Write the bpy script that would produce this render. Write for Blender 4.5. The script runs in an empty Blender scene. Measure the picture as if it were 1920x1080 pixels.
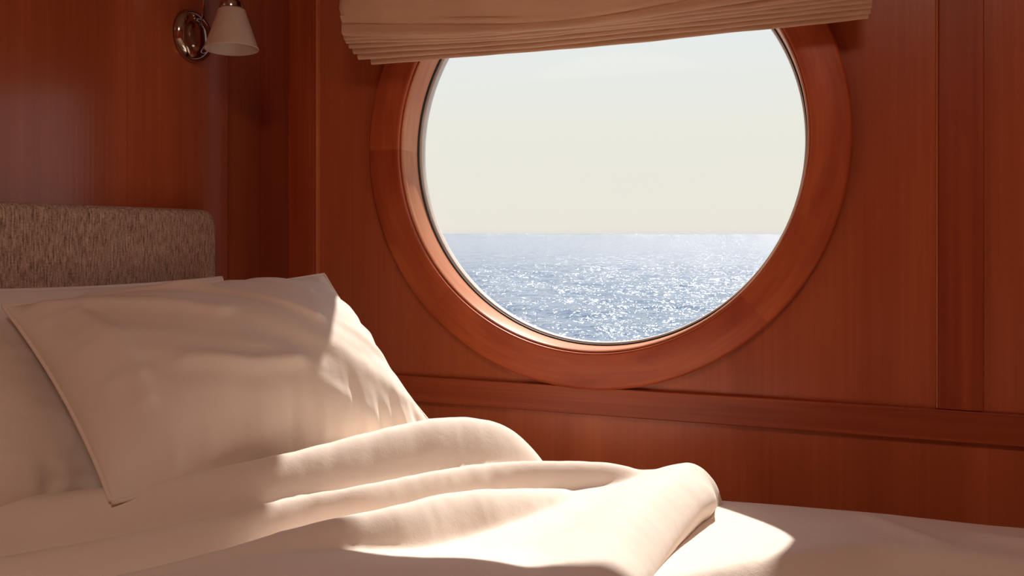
import bpy, bmesh, math, random
import numpy as np
from mathutils import Vector
random.seed(3); rng = np.random.default_rng(5)
S = bpy.context.scene
C = S.collection
PI = math.pi

# ------------------------------------------------------------------ helpers
def obj(name, me, mat=None, parent=None, smooth=True):
    o = bpy.data.objects.new(name, me); C.objects.link(o)
    if mat: me.materials.append(mat)
    if parent: o.parent = parent
    if smooth:
        me.polygons.foreach_set('use_smooth', [True]*len(me.polygons)); me.update()
    return o
def bm_obj(name, bm, mat=None, parent=None, smooth=False):
    me = bpy.data.meshes.new(name); bmesh.ops.recalc_face_normals(bm, faces=bm.faces[:]); bm.to_mesh(me); bm.free()
    return obj(name, me, mat, parent, smooth)
def tag(o, label, cat, group=None, kind=None):
    o['label'] = label; o['category'] = cat
    if group: o['group'] = group
    if kind: o['kind'] = kind
    return o
def struct(o):
    o['kind'] = 'structure'; return o
def empty(name, loc):
    o = bpy.data.objects.new(name, None); C.objects.link(o); o.location = loc; o.empty_display_size = .05
    return o
def child(o, root):
    """parent while keeping world coordinates of the mesh"""
    o.parent = root; o.matrix_parent_inverse.translation = -Vector(root.location)
    return o
def box_bm(x0, x1, y0, y1, z0, z1, bev=0.0, seg=2, bm=None):
    bm = bm or bmesh.new()
    r = bmesh.ops.create_cube(bm, size=1)
    for v in r['verts']:
        v.co = Vector(((x0+x1)/2+v.co.x*(x1-x0), (y0+y1)/2+v.co.y*(y1-y0), (z0+z1)/2+v.co.z*(z1-z0)))
    if bev > 0:
        es = list({e for v in r['verts'] for e in v.link_edges})
        bmesh.ops.bevel(bm, geom=es, offset=bev, segments=seg, affect='EDGES', profile=.5)
    return bm
def lathe(profile, n=96, origin=(0,0,0), axis='Y', closed=False):
    """profile: list of (r, h); revolved about the axis through origin"""
    bm = bmesh.new(); rows = []
    for r, h in profile:
        row = []
        for i in range(n):
            a = 2*PI*i/n
            if axis == 'Y': p = (r*math.cos(a), h, r*math.sin(a))
            elif axis == 'X': p = (h, r*math.cos(a), r*math.sin(a))
            else: p = (r*math.cos(a), r*math.sin(a), h)
            row.append(bm.verts.new(Vector(p)+Vector(origin)))
        rows.append(row)
    m = len(rows)
    for k in range(m if closed else m-1):
        a, b = rows[k], rows[(k+1) % m]
        for i in range(n):
            j = (i+1) % n
            bm.faces.new((a[i], a[j], b[j], b[i]))
    if not closed:
        for row, (r, h) in ((rows[0], profile[0]), (rows[-1], profile[-1])):
            if r < 1e-3: bmesh.ops.pointmerge(bm, verts=row, merge_co=sum((v.co for v in row), Vector())/n)
    return bm
def tube_bm(pts, rad, n=10, closed=False, bm=None):
    bm = bm or bmesh.new(); pts = [Vector(p) for p in pts]; rows = []
    up = Vector((0,0,1)); m = len(pts)
    for i, p in enumerate(pts):
        a = pts[i-1] if (i > 0 or closed) else pts[0]
        b = pts[(i+1) % m] if (i < m-1 or closed) else pts[-1]
        t = (b-a).normalized()
        ref = up if abs(t.dot(up)) < .95 else Vector((1,0,0))
        u = t.cross(ref).normalized(); w = t.cross(u)
        rows.append([bm.verts.new(p + rad*(math.cos(2*PI*k/n)*u + math.sin(2*PI*k/n)*w)) for k in range(n)])
    for i in range(m if closed else m-1):
        a, b = rows[i], rows[(i+1) % m]
        best = 0
        if closed and i == m-1:
            best = min(range(n), key=lambda s: (a[0].co-b[s].co).length)
        for k in range(n):
            bm.faces.new((a[k], a[(k+1) % n], b[(k+1+best) % n], b[(k+best) % n]))
    if not closed:
        bm.faces.new(rows[0][::-1]); bm.faces.new(rows[-1])
    return bm
_tab = rng.random((64, 64))
def vnoise(x, y):
    x = np.asarray(x, float); y = np.asarray(y, float)
    xi = np.floor(x).astype(int); yi = np.floor(y).astype(int); fx = x-xi; fy = y-yi
    fx = fx*fx*(3-2*fx); fy = fy*fy*(3-2*fy)
    g = lambda a, b: _tab[a % 64, b % 64]
    return (g(xi,yi)*(1-fx)*(1-fy)+g(xi+1,yi)*fx*(1-fy)+g(xi,yi+1)*(1-fx)*fy+g(xi+1,yi+1)*fx*fy)-.5
def fbm(x, y, o=3):
    return sum(vnoise(x*2**k+11*k, y*2**k+7*k)/2**k for k in range(o))
def grid_mesh(name, P, keep=None):
    """P: (n,m,3) array; keep: (n-1,m-1) bool"""
    n, m = P.shape[:2]
    idx = np.arange(n*m).reshape(n, m)
    F = np.stack([idx[:-1,:-1], idx[1:,:-1], idx[1:,1:], idx[:-1,1:]], -1)
    F = F[keep] if keep is not None else F.reshape(-1, 4)
    used, inv = np.unique(F, return_inverse=True)
    V = P.reshape(-1, 3)[used]; F = inv.reshape(-1, 4)
    me = bpy.data.meshes.new(name)
    me.from_pydata(V.tolist(), [], F.tolist()); me.update()
    return me

# ------------------------------------------------------------------ materials
def newmat(name):
    m = bpy.data.materials.new(name); m.use_nodes = True
    nt = m.node_tree; b = nt.nodes['Principled BSDF']
    return m, nt, b
def N(nt, t, **k):
    n = nt.nodes.new(t)
    for a, v in k.items(): setattr(n, a, v)
    return n
def srgb(r, g, b):
    f = lambda c: (c/255/12.92) if c/255 <= .04045 else ((c/255+.055)/1.055)**2.4
    return (f(r), f(g), f(b), 1)
def ramp(nt, stops):
    r = N(nt, 'ShaderNodeValToRGB'); e = r.color_ramp.elements
    while len(e) < len(stops): e.new(.5)
    for i, (p, c) in enumerate(stops): e[i].position = p; e[i].color = c
    return r
def wood(name, c0, c1, scale=(14, 14, .6), rough=.38, ring=None, fine=(160,160,3), coat=.0):
    m, nt, b = newmat(name); L = nt.links
    tc = N(nt, 'ShaderNodeTexCoord')
    src = tc.outputs['Object']
    if ring:                                   # grain that runs round a circle (centre x, z)
        sep = N(nt, 'ShaderNodeSeparateXYZ'); L.new(src, sep.inputs[0])
        def M(op, a, bb):
            q = N(nt, 'ShaderNodeMath', operation=op)
            for i, v in enumerate((a, bb)):
                if isinstance(v, (int, float)): q.inputs[i].default_value = v
                else: L.new(v, q.inputs[i])
            return q.outputs[0]
        dx = M('SUBTRACT', sep.outputs['X'], ring[0]); dz = M('SUBTRACT', sep.outputs['Z'], ring[1])
        r = M('SQRT', M('ADD', M('MULTIPLY', dx, dx), M('MULTIPLY', dz, dz)), 0)
        a = M('ARCTAN2', dz, dx)
        # four joined segments, each with straight-ish grain
        seg = M('SNAP', M('ADD', a, PI/4), PI/2)
        comb = N(nt, 'ShaderNodeCombineXYZ')
        L.new(r, comb.inputs[0]); L.new(sep.outputs['Y'], comb.inputs[1]); L.new(M('ADD', M('MULTIPLY', a, .33), M('MULTIPLY', seg, 3.1)), comb.inputs[2])
        src = comb.outputs[0]
    def nz(sc, detail, dist=0.):
        mp = N(nt, 'ShaderNodeMapping'); mp.inputs['Scale'].default_value = sc; L.new(src, mp.inputs[0])
        n = N(nt, 'ShaderNodeTexNoise'); n.inputs['Scale'].default_value = 1; n.inputs['Detail'].default_value = detail
        n.inputs['Distortion'].default_value = dist; L.new(mp.outputs[0], n.inputs['Vector']); return n.outputs['Fac']
    big = nz(scale, 3, .8); fin = nz(fine, 2); blot = nz((3, 3, 1.6), 2)
    mx = N(nt, 'ShaderNodeMath', operation='MULTIPLY_ADD'); L.new(fin, mx.inputs[0]); mx.inputs[1].default_value = .3; L.new(big, mx.inputs[2])
    m2 = N(nt, 'ShaderNodeMath', operation='MULTIPLY_ADD'); L.new(blot, m2.inputs[0]); m2.inputs[1].default_value = .5; L.new(mx.outputs[0], m2.inputs[2])
    rp = ramp(nt, [(.0, c0), (1., c1)])
    mr = N(nt, 'ShaderNodeMapRange'); L.new(m2.outputs[0], mr.inputs['Value']); mr.inputs['From Min'].default_value = .65; mr.inputs['From Max'].default_value = 1.3
    L.new(mr.outputs[0], rp.inputs[0]); L.new(rp.outputs[0], b.inputs['Base Color'])
    b.inputs['Roughness'].default_value = rough
    b.inputs['Specular IOR Level'].default_value = .28
    b.inputs['Coat Weight'].default_value = coat; b.inputs['Coat Roughness'].default_value = .3
    bp = N(nt, 'ShaderNodeBump'); bp.inputs['Strength'].default_value = .12; bp.inputs['Distance'].default_value = .001
    L.new(fin, bp.inputs['Height']); L.new(bp.outputs[0], b.inputs['Normal'])
    return m
WA, WB = srgb(166, 79, 45), srgb(206, 112, 70)
wood_wall = wood('cherry_panel_wood', WA, WB, (9, 9, .7), .27)
wood_v = wood('cherry_stile_wood', srgb(148,60,30), srgb(188,92,50), (40, 40, 1.2), .36)
wood_h = wood('cherry_rail_wood', srgb(146,62,32), srgb(196,100,56), (1.6, 40, 45), .36, fine=(5,200,260))
wood_ring = wood('cherry_ring_wood', srgb(162,68,36), srgb(214,110,64), (26, 26, 6), .34, ring=(-.32, 1.132), fine=(190,190,14))
wood_lip = wood('light_lip_wood', srgb(200,120,78), srgb(226,160,116), (30, 30, 6), .3, ring=(-.32, 1.132), fine=(190,190,14))
wood_head = wood('headboard_panel_wood', WA, WB, (9, 9, .7), .21)
wood_head.node_tree.nodes['Principled BSDF'].inputs['Specular IOR Level'].default_value = .42
wood_highlight = wood('stile_highlight_wood', srgb(206,118,72), srgb(226,150,100), (30, 30, 2), .3)  # paler tone carries the lit look of the stile edges in its colour
wood_floor = wood('dark_floor_wood', srgb(70,34,20), srgb(110,58,34), (1.2, 20, 20), .4)

def fabric(name, col, col2, wsc=900, bump=.25, rough=.9, sheen=.25, fuzz=None):
    m, nt, b = newmat(name); L = nt.links
    tc = N(nt, 'ShaderNodeTexCoord')
    n1 = N(nt, 'ShaderNodeTexNoise'); n1.inputs['Scale'].default_value = 7; n1.inputs['Detail'].default_value = 3
    L.new(tc.outputs['Object'], n1.inputs['Vector'])
    n2 = N(nt, 'ShaderNodeTexNoise'); n2.inputs['Scale'].default_value = wsc; n2.inputs['Detail'].default_value = 1
    L.new(tc.outputs['Object'], n2.inputs['Vector'])
    rp = ramp(nt, [(.3, col2), (.7, col)]); L.new(n1.outputs['Fac'], rp.inputs[0]); L.new(rp.outputs[0], b.inputs['Base Color'])
    b.inputs['Roughness'].default_value = rough; b.inputs['Specular IOR Level'].default_value = .2
    b.inputs['Sheen Weight'].default_value = sheen; b.inputs['Sheen Roughness'].default_value = .5
    n3 = N(nt, 'ShaderNodeTexNoise'); n3.inputs['Scale'].default_value = 60; n3.inputs['Detail'].default_value = 4; n3.inputs['Distortion'].default_value = .3
    mp = N(nt, 'ShaderNodeMapping'); mp.inputs['Scale'].default_value = fuzz or (1, 1, 1); L.new(tc.outputs['Object'], mp.inputs[0]); L.new(mp.outputs[0], n3.inputs['Vector'])
    b1 = N(nt, 'ShaderNodeBump'); b1.inputs['Strength'].default_value = bump; b1.inputs['Distance'].default_value = .003
    L.new(n3.outputs['Fac'], b1.inputs['Height'])
    b2 = N(nt, 'ShaderNodeBump'); b2.inputs['Strength'].default_value = bump; b2.inputs['Distance'].default_value = .0006
    L.new(n2.outputs['Fac'], b2.inputs['Height']); L.new(b1.outputs[0], b2.inputs['Normal']); L.new(b2.outputs[0], b.inputs['Normal'])
    return m
linen = fabric('cream_pillow_linen', srgb(241,227,214), srgb(236,220,207), bump=.14)
linen2 = fabric('cream_duvet_cotton', srgb(242,228,215), srgb(237,221,208), bump=.16)
sheetm = fabric('cream_sheet_cotton', srgb(241,227,214), srgb(236,220,207), bump=.25)
blindm = fabric('tan_blind_linen', srgb(226,184,150), srgb(212,168,136), wsc=700, bump=.35, fuzz=(.4, 2, 4))
mattm = fabric('white_mattress_ticking', srgb(225,215,200), srgb(215,205,190))

def tweed():
    m, nt, b = newmat('woven_headboard_tweed'); L = nt.links
    tc = N(nt, 'ShaderNodeTexCoord')
    def nz(sc, det, dist=.4):
        mp = N(nt, 'ShaderNodeMapping'); mp.inputs['Scale'].default_value = sc; L.new(tc.outputs['Object'], mp.inputs[0])
        n = N(nt, 'ShaderNodeTexNoise'); n.inputs['Scale'].default_value = 1; n.inputs['Detail'].default_value = det; n.inputs['Distortion'].default_value = dist
        L.new(mp.outputs[0], n.inputs['Vector']); return n.outputs['Fac']
    a = nz((300, 420, 65), 3); c = nz((500, 250, 500), 2)
    mx = N(nt, 'ShaderNodeMath', operation='MULTIPLY_ADD'); L.new(c, mx.inputs[0]); mx.inputs[1].default_value = .5; L.new(a, mx.inputs[2])
    rp = ramp(nt, [(.0, srgb(128,102,84)), (.45, srgb(190,160,138)), (1., srgb(232,206,184))])
    mr = N(nt, 'ShaderNodeMapRange'); L.new(mx.outputs[0], mr.inputs['Value']); mr.inputs['From Min'].default_value = .5; mr.inputs['From Max'].default_value = 1.0
    L.new(mr.outputs[0], rp.inputs[0]); L.new(rp.outputs[0], b.inputs['Base Color'])
    b.inputs['Roughness'].default_value = .95; b.inputs['Specular IOR Level'].default_value = .1
    bp = N(nt, 'ShaderNodeBump'); bp.inputs['Strength'].default_value = .7; bp.inputs['Distance'].default_value = .002
    L.new(mx.outputs[0], bp.inputs['Height']); L.new(bp.outputs[0], b.inputs['Normal'])
    return m
tweedm = tweed()
def plain(name, col, rough=.5, metal=0, coat=0):
    m, nt, b = newmat(name)
    tc = N(nt, 'ShaderNodeTexCoord'); n = N(nt, 'ShaderNodeTexNoise'); n.inputs['Scale'].default_value = 40
    nt.links.new(tc.outputs['Object'], n.inputs['Vector'])
    rp = ramp(nt, [(.3, tuple(c*.93 for c in col[:3])+(1,)), (.7, col)]); nt.links.new(n.outputs['Fac'], rp.inputs[0]); nt.links.new(rp.outputs[0], b.inputs['Base Color'])
    b.inputs['Roughness'].default_value = rough; b.inputs['Metallic'].default_value = metal; b.inputs['Coat Weight'].default_value = coat
    return m
chrome = plain('polished_nickel', srgb(205,196,184), .12, 1)
opal = plain('opal_shade_glass', srgb(236,218,200), .35)
opal.node_tree.nodes['Principled BSDF'].inputs['Subsurface Weight'].default_value = .25
opal.node_tree.nodes['Principled BSDF'].inputs['Subsurface Radius'].default_value = (.01,.006,.004)
gasket = plain('black_rubber', srgb(30,22,20), .5)
trimwhite = plain('pale_outer_frame', srgb(226,216,206), .35)
ceilm = plain('ceiling_cream', srgb(205,180,155), .7)
hullm = plain('hull_white', srgb(225,222,215), .4)

def glass():
    m = bpy.data.materials.new('window_glass'); m.use_nodes = True; nt = m.node_tree; nt.nodes.clear(); L = nt.links
    out = N(nt, 'ShaderNodeOutputMaterial'); mix = N(nt, 'ShaderNodeMixShader')
    tr = N(nt, 'ShaderNodeBsdfTransparent'); tr.inputs[0].default_value = (.97,.975,.97,1)
    gl = N(nt, 'ShaderNodeBsdfGlossy'); gl.inputs['Roughness'].default_value = .0
    lw = N(nt, 'ShaderNodeLayerWeight'); lw.inputs['Blend'].default_value = .5
    pw = N(nt, 'ShaderNodeMath', operation='POWER'); L.new(lw.outputs['Facing'], pw.inputs[0]); pw.inputs[1].default_value = 5
    fr = N(nt, 'ShaderNodeMath', operation='MULTIPLY_ADD'); L.new(pw.outputs[0], fr.inputs[0]); fr.inputs[1].default_value = .6; fr.inputs[2].default_value = .02
    L.new(fr.outputs[0], mix.inputs[0]); L.new(tr.outputs[0], mix.inputs[1]); L.new(gl.outputs[0], mix.inputs[2]); L.new(mix.outputs[0], out.inputs[0])
    return m
glassm = glass()

# ------------------------------------------------------------------ the cabin
RX, RZ = -.32, 1.132                     # porthole centre
XL, XR, YB, ZC = -.965, 1.7, -2.9, 2.05  # room extents
PY = .012                                # panel face
def wall_with_hole():
    bm = bmesh.new(); R = .335; n = 192
    X0, X1, Z0, Z1 = -.822, XR+.1, -.1, ZC+.1
    def edge(a):
        c, s = math.cos(a), math.sin(a); t = 1e9
        if c > 1e-9: t = min(t, (X1-RX)/c)
        if c < -1e-9: t = min(t, (X0-RX)/c)
        if s > 1e-9: t = min(t, (Z1-RZ)/s)
        if s < -1e-9: t = min(t, (Z0-RZ)/s)
        return RX+t*c, RZ+t*s
    A = [2*PI*i/n for i in range(n)] + [math.atan2(z-RZ, x-RX) % (2*PI) for x in (X0,X1) for z in (Z0,Z1)]
    A.sort(); n = len(A)
    rows = []
    for y in (PY, .10):
        rows.append([bm.verts.new((RX+R*math.cos(a), y, RZ+R*math.sin(a))) for a in A])
        rows.append([bm.verts.new((edge(a)[0], y, edge(a)[1])) for a in A])
    for i in range(n):
        j = (i+1) % n
        bm.faces.new((rows[0][i], rows[0][j], rows[1][j], rows[1][i]))
        bm.faces.new((rows[2][i], rows[3][i], rows[3][j], rows[2][j]))
        bm.faces.new((rows[0][i], rows[2][i], rows[2][j], rows[0][j]))
        bm.faces.new((rows[1][i], rows[1][j], rows[3][j], rows[3][i]))
    return bm
struct(bm_obj('wall_back', wall_with_hole(), wood_wall))
struct(bm_obj('wall_left', box_bm(XL-.06, XL, YB-.06, .17, 0, ZC), wood_wall))
struct(bm_obj('wall_corner', box_bm(XL, -.822, .11, .17, 0, ZC), wood_wall))
# headboard-side veneer panels, three sheets with hairline joints
HX = -.945
for i, (a, b) in enumerate(((-1.10, -.2298), (-.2293, -.008), (-2.88, -1.1012))):
    struct(bm_obj('trim_%d' % (i+1), box_bm(XL, HX, a, b,   .02, ZC-.001, .0012, 2), wood_head))
struct(bm_obj('wall_right', box_bm(XR, XR+.06, YB-.06, PY, 0, ZC), wood_wall))
struct(bm_obj('floor', box_bm(XL-.06, XR+.06, YB-.06, .17, -.05, 0), wood_floor))
struct(bm_obj('ceiling', box_bm(XL-.06, XR+.06, YB-.06, .17, ZC, ZC+.05), ceilm))
struct(bm_obj('wall_front', box_bm(XL-.06, XR+.06, YB-.06, YB, 0, ZC), wood_wall))
# stiles and rails on the window wall
struct(bm_obj('trim_4', box_bm(-.8312, -.7815, 0, PY+.001, .7775, ZC-.001, .0016, 3), wood_v))
struct(bm_obj('trim_5', box_bm(.1381, .1893, 0, PY+.001, .7778, ZC-.001, .0016, 3), wood_v))
struct(bm_obj('trim_6', box_bm(-.8312, XR, .0005, PY+.001, .7370, .7772, .0016, 3), wood_h))
struct(bm_obj('trim_7', box_bm(.86, .912, 0, PY+.001, .7778, ZC-.001, .0016, 3), wood_v))

for i, (a, b) in enumerate(((-.7815, -.7775), (.1362, .1380))):      # slim added strips whose paler colour paints the highlight on the stile edges
    struct(bm_obj('trim_%d' % (8+i), box_bm(a, b, .0045, PY+.001, .7778, ZC-.001, .001, 3), wood_highlight))
# ------------------------------------------------------------------ porthole
win = struct(empty('window_1', (RX, 0, RZ)))
def ringpart(name, prof, mat, smooth=True, closed=True):
    o = bm_obj(name, lathe(prof, 256, (RX, 0, RZ), 'Y', closed), mat, None, smooth); child(o, win)
    if smooth:
        es = o.modifiers.new('edges', 'EDGE_SPLIT'); es.split_angle = math.radians(35)
    return o
ringpart('window_frame', [(.3575,PY+.001),(.3575,-.0025),(.3560,-.0045),(.3535,-.0055),(.3075,-.0055),(.3055,-.004),(.3050,.0),(.3050,.030),(.33,.030),(.33,PY+.001)], wood_ring)
ringpart('window_lip', [(.3052,.004),(.3040,.0022),(.3022,.0022),(.3012,.004),(.3010,.012),(.3035,.013),(.3052,.013)], wood_lip)
ringpart('window_reveal', [(.3050,.013),(.3030,.0145),(.3022,.018),(.3015,.050),(.3015,.066),(.3340,.066),(.3340,.031),(.3052,.031)], wood_lip)
ringpart('window_gasket', [(.3014,.056),(.2995,.057),(.2995,.0605),(.3014,.0615)], gasket)
ringpart('window_rim', [(.3014,.0620),(.2975,.0640),(.2968,.070),(.2975,.078),(.3350,.078),(.3350,.0665),(.3014,.0665)], trimwhite)
pane = ringpart('window_pane', [(.0001,.070),(.2970,.070),(.2970,.074),(.0001,.074)], glassm, False, False)
# outside hull lining of the opening
ringpart('hull_ring', [(.3345,.0785),(.3345,.0995),(.40,.0995),(.40,.104),(.33,.104),(.328,.100),(.328,.0785)], hullm)

# ------------------------------------------------------------------ sea
def sea():
    # wave surface: fine near the boat, coarse to the horizon (polar fan of rings)
    rr = np.concatenate([np.geomspace(7, 90, 420), np.geomspace(92, 900, 130), np.geomspace(940, 9000, 30)])
    aa = np.radians(np.linspace(50, 150, 420))
    Rr, Aa = np.meshgrid(rr, aa, indexing='ij')
    X = Rr*np.cos(Aa); Y = Rr*np.sin(Aa)
    amp = np.clip(1-(Rr-40)/200, .0, 1)
    Z = .30*fbm(X*.35+3, Y*.55+9, 4) + .08*fbm(X*1.6, Y*2.2, 3)
    Z = -2.35 + Z*amp*.8
    return grid_mesh('sea', np.stack([X, Y, Z], -1))
def water():
    m, nt, b = newmat('sea_water'); L = nt.links
    b.inputs['Base Color'].default_value = srgb(112,126,148); b.inputs['Roughness'].default_value = .2
    b.inputs['IOR'].default_value = 1.333; b.inputs['Specular IOR Level'].default_value = .5
    tc = N(nt, 'ShaderNodeTexCoord'); geo = N(nt, 'ShaderNodeNewGeometry'); cur = geo.outputs['Normal']
    # wavelets: facet tilt taken straight from layered noise, so it survives at a distance
    big = N(nt, 'ShaderNodeTexNoise'); big.inputs['Scale'].default_value = .22; big.inputs['Detail'].default_value = 2
    L.new(tc.outputs['Object'], big.inputs['Vector'])
    gain = N(nt, 'ShaderNodeMapRange'); L.new(big.outputs['Fac'], gain.inputs['Value'])
    gain.inputs['From Min'].default_value = .35; gain.inputs['From Max'].default_value = .65; gain.inputs['To Min'].default_value = .75; gain.inputs['To Max'].default_value = 1.35
    ln = N(nt, 'ShaderNodeVectorMath', operation='LENGTH'); L.new(tc.outputs['Object'], ln.inputs[0])
    far = N(nt, 'ShaderNodeMapRange'); L.new(ln.outputs['Value'], far.inputs['Value'])
    far.inputs['From Min'].default_value = 40; far.inputs['From Max'].default_value = 500; far.inputs['To Min'].default_value = 1; far.inputs['To Max'].default_value = 1.5
    gf = N(nt, 'ShaderNodeMath', operation='MULTIPLY'); L.new(gain.outputs[0], gf.inputs[0]); L.new(far.outputs[0], gf.inputs[1])
    for sc, amp in (((.6,1.1,1), .7), ((2.6,4.,1), 1.55), ((9,9,1), 1.9)):
        mp = N(nt, 'ShaderNodeMapping'); mp.inputs['Scale'].default_value = sc; L.new(tc.outputs['Object'], mp.inputs[0])
        n = N(nt, 'ShaderNodeTexNoise'); n.inputs['Scale'].default_value = 1; n.inputs['Detail'].default_value = 2; L.new(mp.outputs[0], n.inputs['Vector'])
        sub = N(nt, 'ShaderNodeVectorMath', operation='SUBTRACT'); L.new(n.outputs['Color'], sub.inputs[0]); sub.inputs[1].default_value = (.5,.5,.5)
        k = N(nt, 'ShaderNodeVectorMath', operation='MULTIPLY'); L.new(sub.outputs[0], k.inputs[0]); k.inputs[1].default_value = (amp, amp, 0)
        g = N(nt, 'ShaderNodeVectorMath', operation='SCALE'); L.new(k.outputs[0], g.inputs[0]); L.new(gf.outputs[0], g.inputs['Scale'])
        a = N(nt, 'ShaderNodeVectorMath', operation='ADD'); L.new(cur, a.inputs[0]); L.new(g.outputs[0], a.inputs[1]); cur = a.outputs[0]
    nm = N(nt, 'ShaderNodeVectorMath', operation='NORMALIZE'); L.new(cur, nm.inputs[0]); L.new(nm.outputs[0], b.inputs['Normal'])
    return m
tag(obj('sea', sea(), water()), 'glittering blue sea outside the round window', 'sea', kind='stuff')

# ------------------------------------------------------------------ roman blind
def blind():
    root = empty('roman_blind', (-.30, -.06, 1.45))
    tag(root, 'folded tan linen roman blind hanging over the top of the round window', 'window blind')
    ZT = 1.62
    # (y, left x, right x, z_bottom as function of x, thickness)
    folds = [
     (-.115, -.6560, .0573, [(-.66,1.3085),(-.58,1.300),(-.50,1.2935),(-.40,1.2850),(-.3125,1.2815),(-.22,1.288),(-.16,1.295),(.06,1.312)], .016),
     (-.108, -.6610, .0576, [(-.67,1.2935),(-.60,1.284),(-.51,1.2775),(-.3139,1.2725),(-.12,1.2845),(.06,1.297)], .011),
     (-.098, -.6650, .0570, [(-.67,1.2875),(-.45,1.2745),(-.25,1.2755),(.06,1.2875)], .009),
     (-.088, -.6672, .0563, [(-.67,1.2840),(-.45,1.2725),(-.25,1.2735),(.06,1.2840)], .009),
     (-.077, -.6686, .0563, [(-.67,1.2785),(-.40,1.2710),(.06,1.2805)], .009),
     (-.066, -.6680, .0563, [(-.67,1.2725),(-.40,1.2675),(.06,1.2770)], .009),
     (-.055, -.6650, .0557, [(-.67,1.2655),(-.40,1.2630),(.06,1.2730)], .009),
     (-.044, -.6500, .0539, [(-.67,1.2590),(-.30,1.2600),(.06,1.2690)], .008),
    ]
    for k, (y, xl, xr, zs, th) in enumerate(folds):
        nx = 150; xs = np.linspace(xl, xr, nx)
        zx = np.interp(xs, [a for a, _ in zs], [b for _, b in zs])
        zx = np.convolve(np.pad(zx, 9, mode='edge'), np.ones(19)/19, 'valid')
        zx = zx + .0008*fbm(xs*14+5*k, xs*0+3*k, 2)
        h = th/2
        prof = []                                  # closed drop-shaped loop, (dy, dz)
        hgt = .30 if k == 0 else .17
        for t in np.linspace(0, 1, 22): prof.append((-h*(.35+.65*min(1, (1-t)*1.0+.0)) - (.020*math.sin(PI*min(1,(1-t)**1.5)) if k == 0 else .003*math.sin(PI*(1-t))), hgt*(1-t)**1.6+h))
        for a in np.linspace(-PI, 0, 12)[1:-1]: prof.append((h*math.cos(a)*1.0, h+h*math.sin(a)))
        for t in np.linspace(0, 1, 10): prof.append((h*(1-.65*t), h+hgt*t))
        prof[0:22] = [(-h-(.026*math.sin(PI*min(1, s*3.2))**1 if (k == 0 and s*3.2 < 1) else 0)*1.0 , h+hgt*s) for s in [((21-i)/21)**1.7 for i in range(22)]]
        P = np.zeros((nx, len(prof), 3))
        for i, x in enumerate(xs):
            w = .0009*math.sin(x*31+k*2.1)+.0005*math.sin(x*77+k)
            ed = min(1, min(x-xl, xr-x)/.05); ed = math.sqrt(max(0, 1-(1-ed)**2))
            bulge = (.55+.45*ed) if k == 0 else 1
            for j, (dy, dz) in enumerate(prof):
                lift = dz
                P[i, j] = (x + (.0 if k else .010*(1-ed)*0), y + (dy*bulge if dy < -h else dy) + w*(1-dz/hgt*.7) , zx[i]+lift)
        if k == 0:      # soft shallow dents across the big front fold
            for i, x in enumerate(xs):
                for j in range(22):
                    P[i, j, 1] += .006*fbm(np.array(x*9+P[i,j,2]*6), np.array(P[i,j,2]*15), 2)
                # the left end curls in towards the top
                    if x < xl+.06: P[i, j, 0] += min(.010, .35*max(0, P[i,j,2]-1.325)/1.0)*(1-(x-xl)/.06)
        me = grid_mesh('front_fold' if k == 0 else 'pleat', P)
        bm = bmesh.new(); bm.from_mesh(me); bm.edges.ensure_lookup_table()
        # close the two ends and the top
        bmesh.ops.holes_fill(bm, edges=[e for e in bm.edges if e.is_boundary])
        bm.to_mesh(me); bm.free()
        o = obj(me.name, me, blindm); child(o, root)
        es = o.modifiers.new('edges', 'EDGE_SPLIT'); es.split_angle = math.radians(50)
    hb = bm_obj('head_rail', box_bm(-.66, .056, -.135, PY, 1.60, 1.65, .003), wood_h); child(hb, root)
blind()

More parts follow.
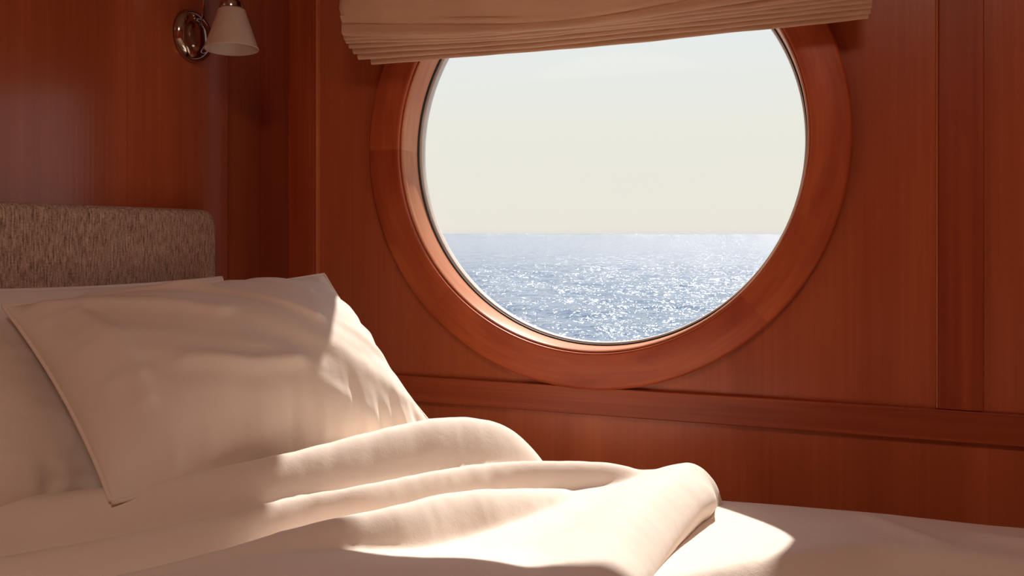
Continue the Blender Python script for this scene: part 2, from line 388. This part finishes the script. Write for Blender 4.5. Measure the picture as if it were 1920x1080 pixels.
# ------------------------------------------------------------------ wall sconce
def sconce():
    lx, ly = -.862, -.104
    root = empty('wall_sconce', (HX, -.097, 1.314))
    tag(root, 'nickel wall lamp with a small opal cone shade on the wood panel above the headboard', 'wall lamp')
    yc, zc = -.097, 1.314
    prof = [(.0001,.020),(.014,.0195),(.024,.017),(.0265,.0145),(.029,.0145),(.034,.0135),(.039,.010),(.0415,.005),(.042,.0),(.0001,.0)]
    o = bm_obj('back_plate', lathe([(r, HX+h) for r, h in prof], 72, (0, yc, zc), 'X'), chrome, None, True); child(o, root)
    pts = [(HX+.018, yc, zc+.018)]
    pts += [(HX+.024, yc, zc+.03), (HX+.025, yc, zc+.06), (HX+.025, yc, zc+.10)]
    for a in np.linspace(PI, 0, 13): pts.append((HX+.025+.029*(1+math.cos(a)), yc+(ly-yc)*(1+math.cos(a))/2, zc+.115+.029*math.sin(a)))
    pts += [(lx-.004, ly, 1.40), (lx-.002, ly, 1.375)]
    o = bm_obj('arm', tube_bm(pts, .0034, 14), chrome, None, True); child(o, root)
    def tilt(bm):
        for v in bm.verts: v.co.z += -.055*(v.co.y-ly); 
        return bm
    o = bm_obj('socket_cup', lathe([(.0001,1.385),(.008,1.385),(.013,1.381),(.0145,1.376),(.0145,1.360),(.0175,1.358),(.0185,1.354),(.0185,1.350),(.0165,1.348),(.0001,1.348)], 48, (lx, ly, 0), 'Z'), chrome, None, True); child(o, root)
    es = o.modifiers.new('edges', 'EDGE_SPLIT'); es.split_angle = math.radians(40)
    sh = [(.0165,1.3485),(.0195,1.3478),(.0212,1.3455),(.0225,1.340),(.0320,1.312),(.0405,1.2875),(.0408,1.2862),(.0400,1.2855),(.0388,1.2870),(.0300,1.312),(.0205,1.340),(.0165,1.3445)]
    bm = lathe(sh, 72, (lx, ly, 0), 'Z', True)
    for v in bm.verts: v.co.z += .045*(v.co.x-lx)*1.0 - .02*(v.co.y-ly)
    o = bm_obj('lamp_shade', bm, opal, None, True); child(o, root)
    o = bm_obj('bulb', lathe([(.0001,1.300),(.008,1.302),(.0125,1.309),(.013,1.316),(.010,1.326),(.0075,1.334),(.0075,1.347),(.0001,1.347)], 32, (lx, ly, 0), 'Z'), opal, None, True); child(o, root)
sconce()

# ------------------------------------------------------------------ bed
base = bm_obj('bed_base', box_bm(-.94, 1.10, -1.95, -.15, .0, .46, .006, 2), wood_h)
tag(base, 'cherry wood bed base under the cream mattress', 'bed base')
mat_ = bm_obj('mattress', box_bm(-.890, 1.06, -1.93, -.165, .46, .672, .03, 4), mattm, None, True)
tag(mat_, 'thick mattress beneath the cream sheet', 'mattress')
hb = bm_obj('headboard', box_bm(HX, -.900, -1.75, -.088, .47, 1.0375, .0, 2), tweedm, None, True)
bm = bmesh.new(); bm.from_mesh(hb.data)
es = [e for e in bm.edges if abs(e.verts[0].co.x-e.verts[1].co.x) > .01 and e.verts[0].co.z > .9]
bmesh.ops.bevel(bm, geom=es, offset=.026, segments=8, affect='EDGES', profile=.5)
es = [e for e in bm.edges if min(e.verts[0].co.x, e.verts[1].co.x) > -.901]
bmesh.ops.bevel(bm, geom=es, offset=.012, segments=5, affect='EDGES', profile=.5)
bm.to_mesh(hb.data); bm.free(); hb.data.polygons.foreach_set('use_smooth', [True]*len(hb.data.polygons))
e_ = hb.modifiers.new('edges', 'EDGE_SPLIT'); e_.split_angle = math.radians(50)
tag(hb, 'low upholstered headboard in greyish woven tweed with rounded corners', 'headboard')

# --- ridge tools for the soft bedding
def smax(a, b, k):
    h = np.clip(.5+.5*(a-b)/k, 0, 1)
    return b*(1-h)+a*h+k*h*(1-h)
def poly_near(X, Y, pts):
    """distance, signed side, interpolated extra columns along a polyline"""
    pts = np.array(pts, float); best = np.full(X.shape, 1e9); side = np.zeros_like(X)
    ex = np.zeros(X.shape+(pts.shape[1]-2,)); arc = np.zeros_like(X); acc = 0
    for a, b in zip(pts[:-1], pts[1:]):
        d = b[:2]-a[:2]; L = np.hypot(*d)
        t = np.clip(((X-a[0])*d[0]+(Y-a[1])*d[1])/L**2, 0, 1)
        dx = X-(a[0]+t*d[0]); dy = Y-(a[1]+t*d[1]); dist = np.hypot(dx, dy)
        m = dist < best
        best = np.where(m, dist, best); side = np.where(m, np.sign(d[0]*dy-d[1]*dx), side)
        arc = np.where(m, acc+t*L, arc)
        e = a[2:]+t[..., None]*(b[2:]-a[2:]); ex = np.where(m[..., None], e, ex); acc += L
    return best, side, ex, arc
def spline(pts, n=8):
    """Catmull-Rom resample"""
    p = np.array(pts, float); p = np.vstack([2*p[0]-p[1], p, 2*p[-1]-p[-2]]); out = []
    for i in range(1, len(p)-2):
        for t in np.linspace(0, 1, n, endpoint=False):
            out.append(.5*((2*p[i])+(-p[i-1]+p[i+1])*t+(2*p[i-1]-5*p[i]+4*p[i+1]-p[i+2])*t*t+(-p[i-1]+3*p[i]-3*p[i+1]+p[i+2])*t**3))
    out.append(p[-2]); return out

# --- sheet over the mattress
SHZ = .688
def sheet():
    xs = np.linspace(-.8985, 1.075, 400); ys = np.linspace(-1.945, -.148, 360)
    X, Y = np.meshgrid(xs, ys, indexing='ij')
    Z = np.full_like(X, SHZ) + .004*fbm(X*7, Y*7, 2)
    # long soft fold running across the sheet near the wall
    cr = spline([(-.30,-.66),(-.16,-.52),(-.0715,-.4279),(-.0194,-.372),(.0421,-.3145),(.1036,-.2994),(.1763,-.2901),(.40,-.28),(.8,-.27)])
    d, s, _, arc = poly_near(X, Y, cr)
    up = np.where(s > 0, np.exp(-(d/.11)**2), np.exp(-(d/.018)**2))   # wall side broad, camera side steep
    fade = np.clip(1-(arc-.42)/.35, .42, 1)
    Z += .021*up*fade - .012*np.where(s < 0, np.exp(-((d-.055)/.03)**2), 0)
    for pts, h, w in (([(.02,-.42),(.12,-.40),(.35,-.46)], .010, .022), ([(.16,-.235),(.24,-.25),(.42,-.25)], .005, .018), ([(.10,-.28),(.06,-.23),(.05,-.21)], .004, .014),
                      ([(-.10,-.62),(.02,-.52),(.15,-.50)], .010, .03)):
        d, s, _, arc = poly_near(X, Y, spline(pts)); Z += h*np.exp(-(d/w)**2)
    # drop over the sides
    e = np.minimum(np.minimum(X+.8985, 1.075-X), np.minimum(Y+1.945, -.148-Y))
    w = .035; k = np.clip(e/w, 0, 1)
    Z = Z - .05*(1-np.sqrt(np.clip(1-(1-k)**2, 0, 1)))
    P = np.stack([X, Y, Z], -1)
    # skirt
    P[0, :, 2] = P[-1, :, 2] = .50; P[:, 0, 2] = P[:, -1, 2] = .50
    return grid_mesh('fitted_sheet', P)
so = obj('fitted_sheet', sheet(), sheetm)
tag(so, 'smooth cream sheet stretched over the mattress at lower right', 'bed sheet')

# --- duvet
F1 = [(-.775,-.95,.745),(-.758,-.74,.752),(-.7113,-.6214,.753),(-.634,-.562,.758),(-.5707,-.5025,.765),(-.512,-.4500,.775),(-.46,-.378,.784),(-.4234,-.3207,.788),(-.390,-.2700,.783),(-.360,-.2280,.765),(-.335,-.205,.735),(-.318,-.188,.700)]
F2 = [(-.73,-.71,.715),(-.6631,-.6623,.722),(-.5954,-.613,.730),(-.5347,-.5465,.736),(-.4829,-.485,.742),(-.4359,-.4427,.746),(-.3953,-.379,.746),(-.3504,-.3075,.742),(-.2909,-.2566,.737),(-.2294,-.2242,.732),(-.195,-.2125,.722)]
F3 = [(-.66,-.84,.715),(-.5781,-.7313,.722),(-.5202,-.66,.728),(-.4815,-.6116,.732),(-.4392,-.5498,.738),(-.377,-.4859,.745),(-.3447,-.4234,.743),(-.307,-.3565,.732),(-.272,-.290,.716)]
F4 = [(-.138,-.222,.738),(-.1498,-.2933,.743),(-.1625,-.3833,.743),(-.1735,-.4672,.738),(-.184,-.5475,.731),(-.195,-.6223,.722),(-.22,-.80,.715),(-.25,-1.1,.71)]
EDGE = [(-.108,-.190),(-.118,-.235),(-.130,-.285),(-.1395,-.3514),(-.148,-.4385),(-.153,-.531),(-.160,-.65),(-.18,-.85),(-.21,-1.1),(-.25,-1.5)]
TOP = [(-.245,-1.55),(-.82,-1.55),(-.835,-.95),(-.825,-.74),(-.765,-.59),(-.68,-.515),(-.605,-.460),(-.545,-.415),(-.505,-.345),(-.470,-.280),(-.430,-.215),(-.385,-.178),(-.33,-.172),(-.285,-.188),(-.24,-.185),(-.19,-.178),(-.145,-.172),(-.12,-.176)]
def duvet():
    xs = np.concatenate([np.arange(-.76, -.06, .0027), np.arange(-.06, .0125, .0013)])   # columns run parallel to the right-hand hem
    ys = np.concatenate([np.arange(-1.56, -.80, .010), np.arange(-.80, -.160, .0027)])
    es_ = spline(EDGE, 6)
    xe = np.interp(ys, [q[1] for q in es_][::-1], [q[0] for q in es_][::-1])
    xe = np.convolve(np.pad(xe, 6, mode='edge'), np.ones(13)/13, 'valid')
    X = xs[:, None]+xe[None, :]; Y = np.repeat(ys[None, :], len(xs), 0)
    # signed distance to the outline
    poly = [tuple(p) for p in spline(EDGE, 6)] + TOP + [EDGE[0]]
    P = np.array(poly); inside = np.zeros(X.shape, bool); dist = np.full(X.shape, 1e9)
    for a, b in zip(P, np.roll(P, -1, 0)):
        c = ((a[1] > Y) != (b[1] > Y))
        with np.errstate(divide='ignore', invalid='ignore'):
            xi = (b[0]-a[0])*(Y-a[1])/(b[1]-a[1]+1e-12)+a[0]
        inside ^= c & (X < xi)
        d = b-a; L2 = d@d + 1e-12; t = np.clip(((X-a[0])*d[0]+(Y-a[1])*d[1])/L2, 0, 1)
        dist = np.minimum(dist, np.hypot(X-a[0]-t*d[0], Y-a[1]-t*d[1]))
    e = np.where(inside, dist, -dist)
    base = .708 + .006*fbm(X*4+2, Y*4, 2)
    t_ = np.clip((-.44-Y)/.16, 0, 1)*np.clip((X+.52+(Y+.45)*-.6)/.14, 0, 1); base += .020*t_*t_*(3-2*t_)
    base += .006*np.exp(-((X+.27)**2+(Y+.55)**2)/.05**2)
    d3, s3, _, _ = poly_near(X, Y, spline(F3, 6))          # the hollows between the long folds lie lower
    base -= .015*np.clip(.5+s3*d3/.03, 0, 1)*np.clip((-.27-Y)/.10, 0, 1)
    H = base
    def ridge(H, pts, wl, wr, k, wrink=.0, floor=.70, ph=0., p=2.0):
        d, s, ex, arc = poly_near(X, Y, spline(pts, 6))
        w = np.where(s > 0, wl, wr)                # left (pillow/wall) side and right side
        zc = ex[..., 0]
        wr_ = 1+.10*vnoise(arc*18+ph, d*0+ph)
        prof = 1-(d/(w*wr_))**p
        Z = floor + (zc-floor)*np.where(prof > 0, np.sqrt(np.clip(prof, 0, 1)) if p > 2.5 else prof*.5+.5*np.sqrt(np.clip(prof, 0, 1)), prof*.6)
        Z = np.maximum(Z, .66)
        # gathers across the ridge, strongest on its flanks
        fl = np.exp(-((d-w*.55)/(w*.35))**2)
        Z += wrink*fl*(.7*vnoise(arc*60+ph*3, d*16)+.8*vnoise(arc*125+d*30, d*20+ph))
        return smax(H, Z, k)
    H = ridge(H, F1, .060, .048, .004, .0020, .685, 1.)
    H = ridge(H, F2, .034, .027, .004, .0018, .682, 4.)
    H = ridge(H, F3, .030, .034, .005, .0018, .684, 7.)
    # broad swell that carries the last roll, then the roll itself
    d, s, ex, arc = poly_near(X, Y, spline(F4, 6))
    H = smax(H, .700+(ex[..., 0]-.700)*np.exp(-(d/.075)**2), .012)
    H += .0012*fbm(X*40+Y*30, Y*14-X*10, 3)
    dE, sE, _, _ = poly_near(X, Y, spline(EDGE, 6)); nearE = np.clip((.055-dE)/.02, 0, 1)
    w = .030 - .015*nearE*np.clip((-.25-Y)/.05, 0, 1) + .012*np.clip((Y+.25)/.08, 0, 1)
    k = np.clip(e/w, 0, 1); prof = np.sqrt(np.clip(1-(1-k)**2.2, 0, 1))
    zb = SHZ-.004
    Z = zb + (H-zb)*prof
    pull = .021*nearE*np.sin(PI*np.clip(prof, 0, 1))**.8*np.clip((-.21-Y)/.05, 0, 1)
    X = X+pull; Y = Y+pull*.14
    G = np.stack([X, Y, Z], -1)
    ke = (e[:-1,:-1] > -.0045) & (e[1:,1:] > -.0045) & (e[1:,:-1] > -.0045) & (e[:-1,1:] > -.0045)
    # snap the fringe vertices on to the outline for a clean hem
    return grid_mesh('duvet', G, ke)
do = obj('duvet', duvet(), linen2)
sm = do.modifiers.new('soft', 'SMOOTH'); sm.factor = .5; sm.iterations = 6
tag(do, 'rumpled cream duvet thrown in long folds across the bed', 'duvet')

# --- pillows
def pillow(name, TL, TR, BR, BL, T, seed, label, seamn=1, group=None, wr=1.0, sag=.0, creases=()):
    n, m = 150, 110
    TL, TR, BR, BL = [np.array(q, float) for q in (TL, TR, BR, BL)]
    cen = (TL+TR+BR+BL)/4; nr = np.cross(TR-TL, TL-BL); nr /= np.linalg.norm(nr)
    if nr[0] < 0: nr = -nr                                      # faces out of the wall
    u = np.linspace(-1, 1, n); v = np.linspace(-1, 1, m); U, V = np.meshgrid(u, v, indexing='ij')
    # sides bow inwards between the corners (dog ears)
    Ub = U*(1-.045*(1-V**2)*np.abs(U)**3); Vb = V*(1-.055*(1-U**2)*np.abs(V)**3)
    a = (Ub+1)/2; b = (Vb+1)/2
    Q = ((1-a)*(1-b))[..., None]*BL+(a*(1-b))[..., None]*BR+(a*b)[..., None]*TR+((1-a)*b)[..., None]*TL
    eu = np.where(U > 0, .80, .58); ev = np.where(V > 0, .80, .98)
    prof = (1-np.abs(U)**2.6)**eu*(1-np.abs(V)**2.2)**ev
    prof2 = np.clip(prof, 0, 1)
    edge = np.minimum(1-np.abs(U), 1-np.abs(V))
    fade = np.clip(edge/.12, 0, 1)
    # pulled pleats running in from the seams + long diagonal drags from the corners
    W = .0055*np.exp(-((1+V)/.35)**2)*vnoise(U*17+seed, V*1.6+seed)*2 + .0032*np.exp(-((1-V)/.30)**2)*vnoise(U*9+seed*3, V*1.5)*2
    W += .0040*np.exp(-((1+U)/.3)**2)*vnoise(V*8+seed*2, U*2)*2 + .0035*np.exp(-((1-U)/.25)**2)*vnoise(V*9+seed*5, U*2)*2
    ang = U*.85+V*1.0
    W += .0060*fbm(ang*3.2+seed, (U-V)*.8+seed, 2)
    W += .0040*fbm(U*2.4+seed*4, V*2.0, 2)
    for (u0, v0, u1, v1, h, w) in creases:
        d, s, _, arc = poly_near(U, V, [(u0, v0), ((u0+u1)/2+.03, (v0+v1)/2-.05), (u1, v1)])
        W += h*np.exp(-(d/w)**2)
    top = Q + nr*(T*prof2 + W*wr*fade)[..., None]
    top[..., 2] -= sag*(1-V**2)*0
    bot = Q - nr*(T*.45*prof2)[..., None]
    me = bpy.data.meshes.new('pillow_case')
    V1 = top.reshape(-1, 3); idx = np.arange(n*m).reshape(n, m); idx2 = idx.copy(); off = n*m
    inner = np.zeros((n, m), bool); inner[1:-1, 1:-1] = True
    idx2[inner] = off+np.arange(inner.sum())
    V2 = bot[inner]
    F = [np.stack([idx[:-1,:-1], idx[1:,:-1], idx[1:,1:], idx[:-1,1:]], -1).reshape(-1, 4), np.stack([idx2[:-1,:-1], idx2[:-1,1:], idx2[1:,1:], idx2[1:,:-1]], -1).reshape(-1, 4)]
    me.from_pydata(np.vstack([V1, V2]).tolist(), [], np.vstack(F).tolist()); me.update()
    bm = bmesh.new(); bm.from_mesh(me); bmesh.ops.recalc_face_normals(bm, faces=bm.faces[:]); bm.to_mesh(me); bm.free()
    root = empty(name, tuple((BL+BR)/2)); tag(root, label, 'pillow', group)
    o = obj('pillow_case', me, linen); child(o, root)
    loop = list(Q[:, 0]) + list(Q[-1, 1:]) + list(Q[-2::-1, -1]) + list(Q[0, -2:0:-1])
    p = bm_obj('piping', tube_bm([tuple(q) for q in loop], .0022, 8, True), linen, None, True); child(p, root)
    return root
GP = None
pillow('pillow', (-.800,-.548,.925), (-.645,-.185,.944), (-.440,-.236,.745), (-.620,-.583,.750), .085, 2.3,
       'large cream pillow leaning in front with a sunlit patch on its right end',
       wr=1.25, creases=[(-.9,.85,-.2,.2,.006,.06), (-.3,.75,.35,.05,.007,.05), (-.65,.9,-.1,.6,.005,.04), (.15,.85,.5,.45,.003,.05), (-.5,-.2,.05,-.35,.005,.06), (-.8,.6,-.75,-.4,.005,.05)])
pillow('pillow', (-.880,-.62,.943), (-.852,-.140,.934), (-.775,-.125,.715), (-.820,-.62,.715), .036, 5.1,
       'cream pillow upright at the back, only its top edge showing below the headboard')
pillow('pillow', (-.868,-1.12,.915), (-.818,-.500,.914), (-.682,-.500,.740), (-.780,-1.08,.745), .056, 8.7,
       'cream pillow at the far left edge, partly behind the large front pillow')

# ------------------------------------------------------------------ light
W = bpy.data.worlds.new('sky'); S.world = W; W.use_nodes = True
nt = W.node_tree; L = nt.links; bg = nt.nodes['Background']
tc = N(nt, 'ShaderNodeTexCoord'); sp = N(nt, 'ShaderNodeSeparateXYZ'); L.new(tc.outputs['Generated'], sp.inputs[0])
rp = ramp(nt, [(.0, srgb(200,205,210)), (.497, srgb(214,216,216)), (.502, srgb(236,231,220)), (.56, srgb(235,234,224)), (.62, srgb(231,236,238)), (.8, srgb(205,222,238))])
mr = N(nt, 'ShaderNodeMapRange'); L.new(sp.outputs['Z'], mr.inputs['Value']); mr.inputs['From Min'].default_value = -1; mr.inputs['From Max'].default_value = 1
nz = N(nt, 'ShaderNodeTexNoise'); nz.inputs['Scale'].default_value = 2.5; nz.inputs['Detail'].default_value = 3
mp = N(nt, 'ShaderNodeMapping'); mp.inputs['Scale'].default_value = (1, 1, 3); L.new(tc.outputs['Generated'], mp.inputs[0]); L.new(mp.outputs[0], nz.inputs['Vector'])
ad = N(nt, 'ShaderNodeMath', operation='MULTIPLY_ADD'); L.new(nz.outputs['Fac'], ad.inputs[0]); ad.inputs[1].default_value = .03
sb = N(nt, 'ShaderNodeMath', operation='SUBTRACT'); L.new(mr.outputs[0], sb.inputs[0]); sb.inputs[1].default_value = .015; L.new(sb.outputs[0], ad.inputs[2])
L.new(mr.outputs[0], rp.inputs[0]); L.new(rp.outputs[0], bg.inputs['Color']); bg.inputs['Strength'].default_value = 1.0

def lamp(name, typ, loc, rot, energy, col, **k):
    l = bpy.data.lights.new(name, typ); l.energy = energy; l.color = col
    for a, v in k.items(): setattr(l, a, v)
    o = bpy.data.objects.new(name, l); C.objects.link(o); o.location = loc; o.rotation_euler = rot; return o
EL, AZ = math.radians(47.3), math.radians(-0.5)       # sun outside the porthole, slightly from the left
d = Vector((math.sin(AZ)*math.cos(EL), -math.cos(AZ)*math.cos(EL), -math.sin(EL)))
lamp('sun', 'SUN', (-.5, 2, 3), d.to_track_quat('-Z', 'Y').to_euler(), 6.2, (1, .94, .86), angle=math.radians(.8))
lamp('warm_fill', 'AREA', (.3, -1.9, ZC-.02), (0, 0, 0), 10, (1, .75, .61), shape='DISK', size=.5)  # unseen warm fill light, added to brighten the cabin

# ------------------------------------------------------------------ camera
cam = bpy.data.cameras.new('camera'); co = bpy.data.objects.new('camera', cam); C.objects.link(co)
co.location = (0, -1.2, 1.0); co.rotation_euler = (math.radians(90), 0, math.radians(20))
cam.lens = 30; cam.sensor_width = 36; cam.shift_y = -102/1920; cam.clip_start = .01; cam.clip_end = 20000
S.camera = co
S.view_settings.view_transform = 'Standard'; S.view_settings.look = 'None'; S.view_settings.gamma = 1
S.view_settings.use_curve_mapping = False; S.view_settings.exposure = .12
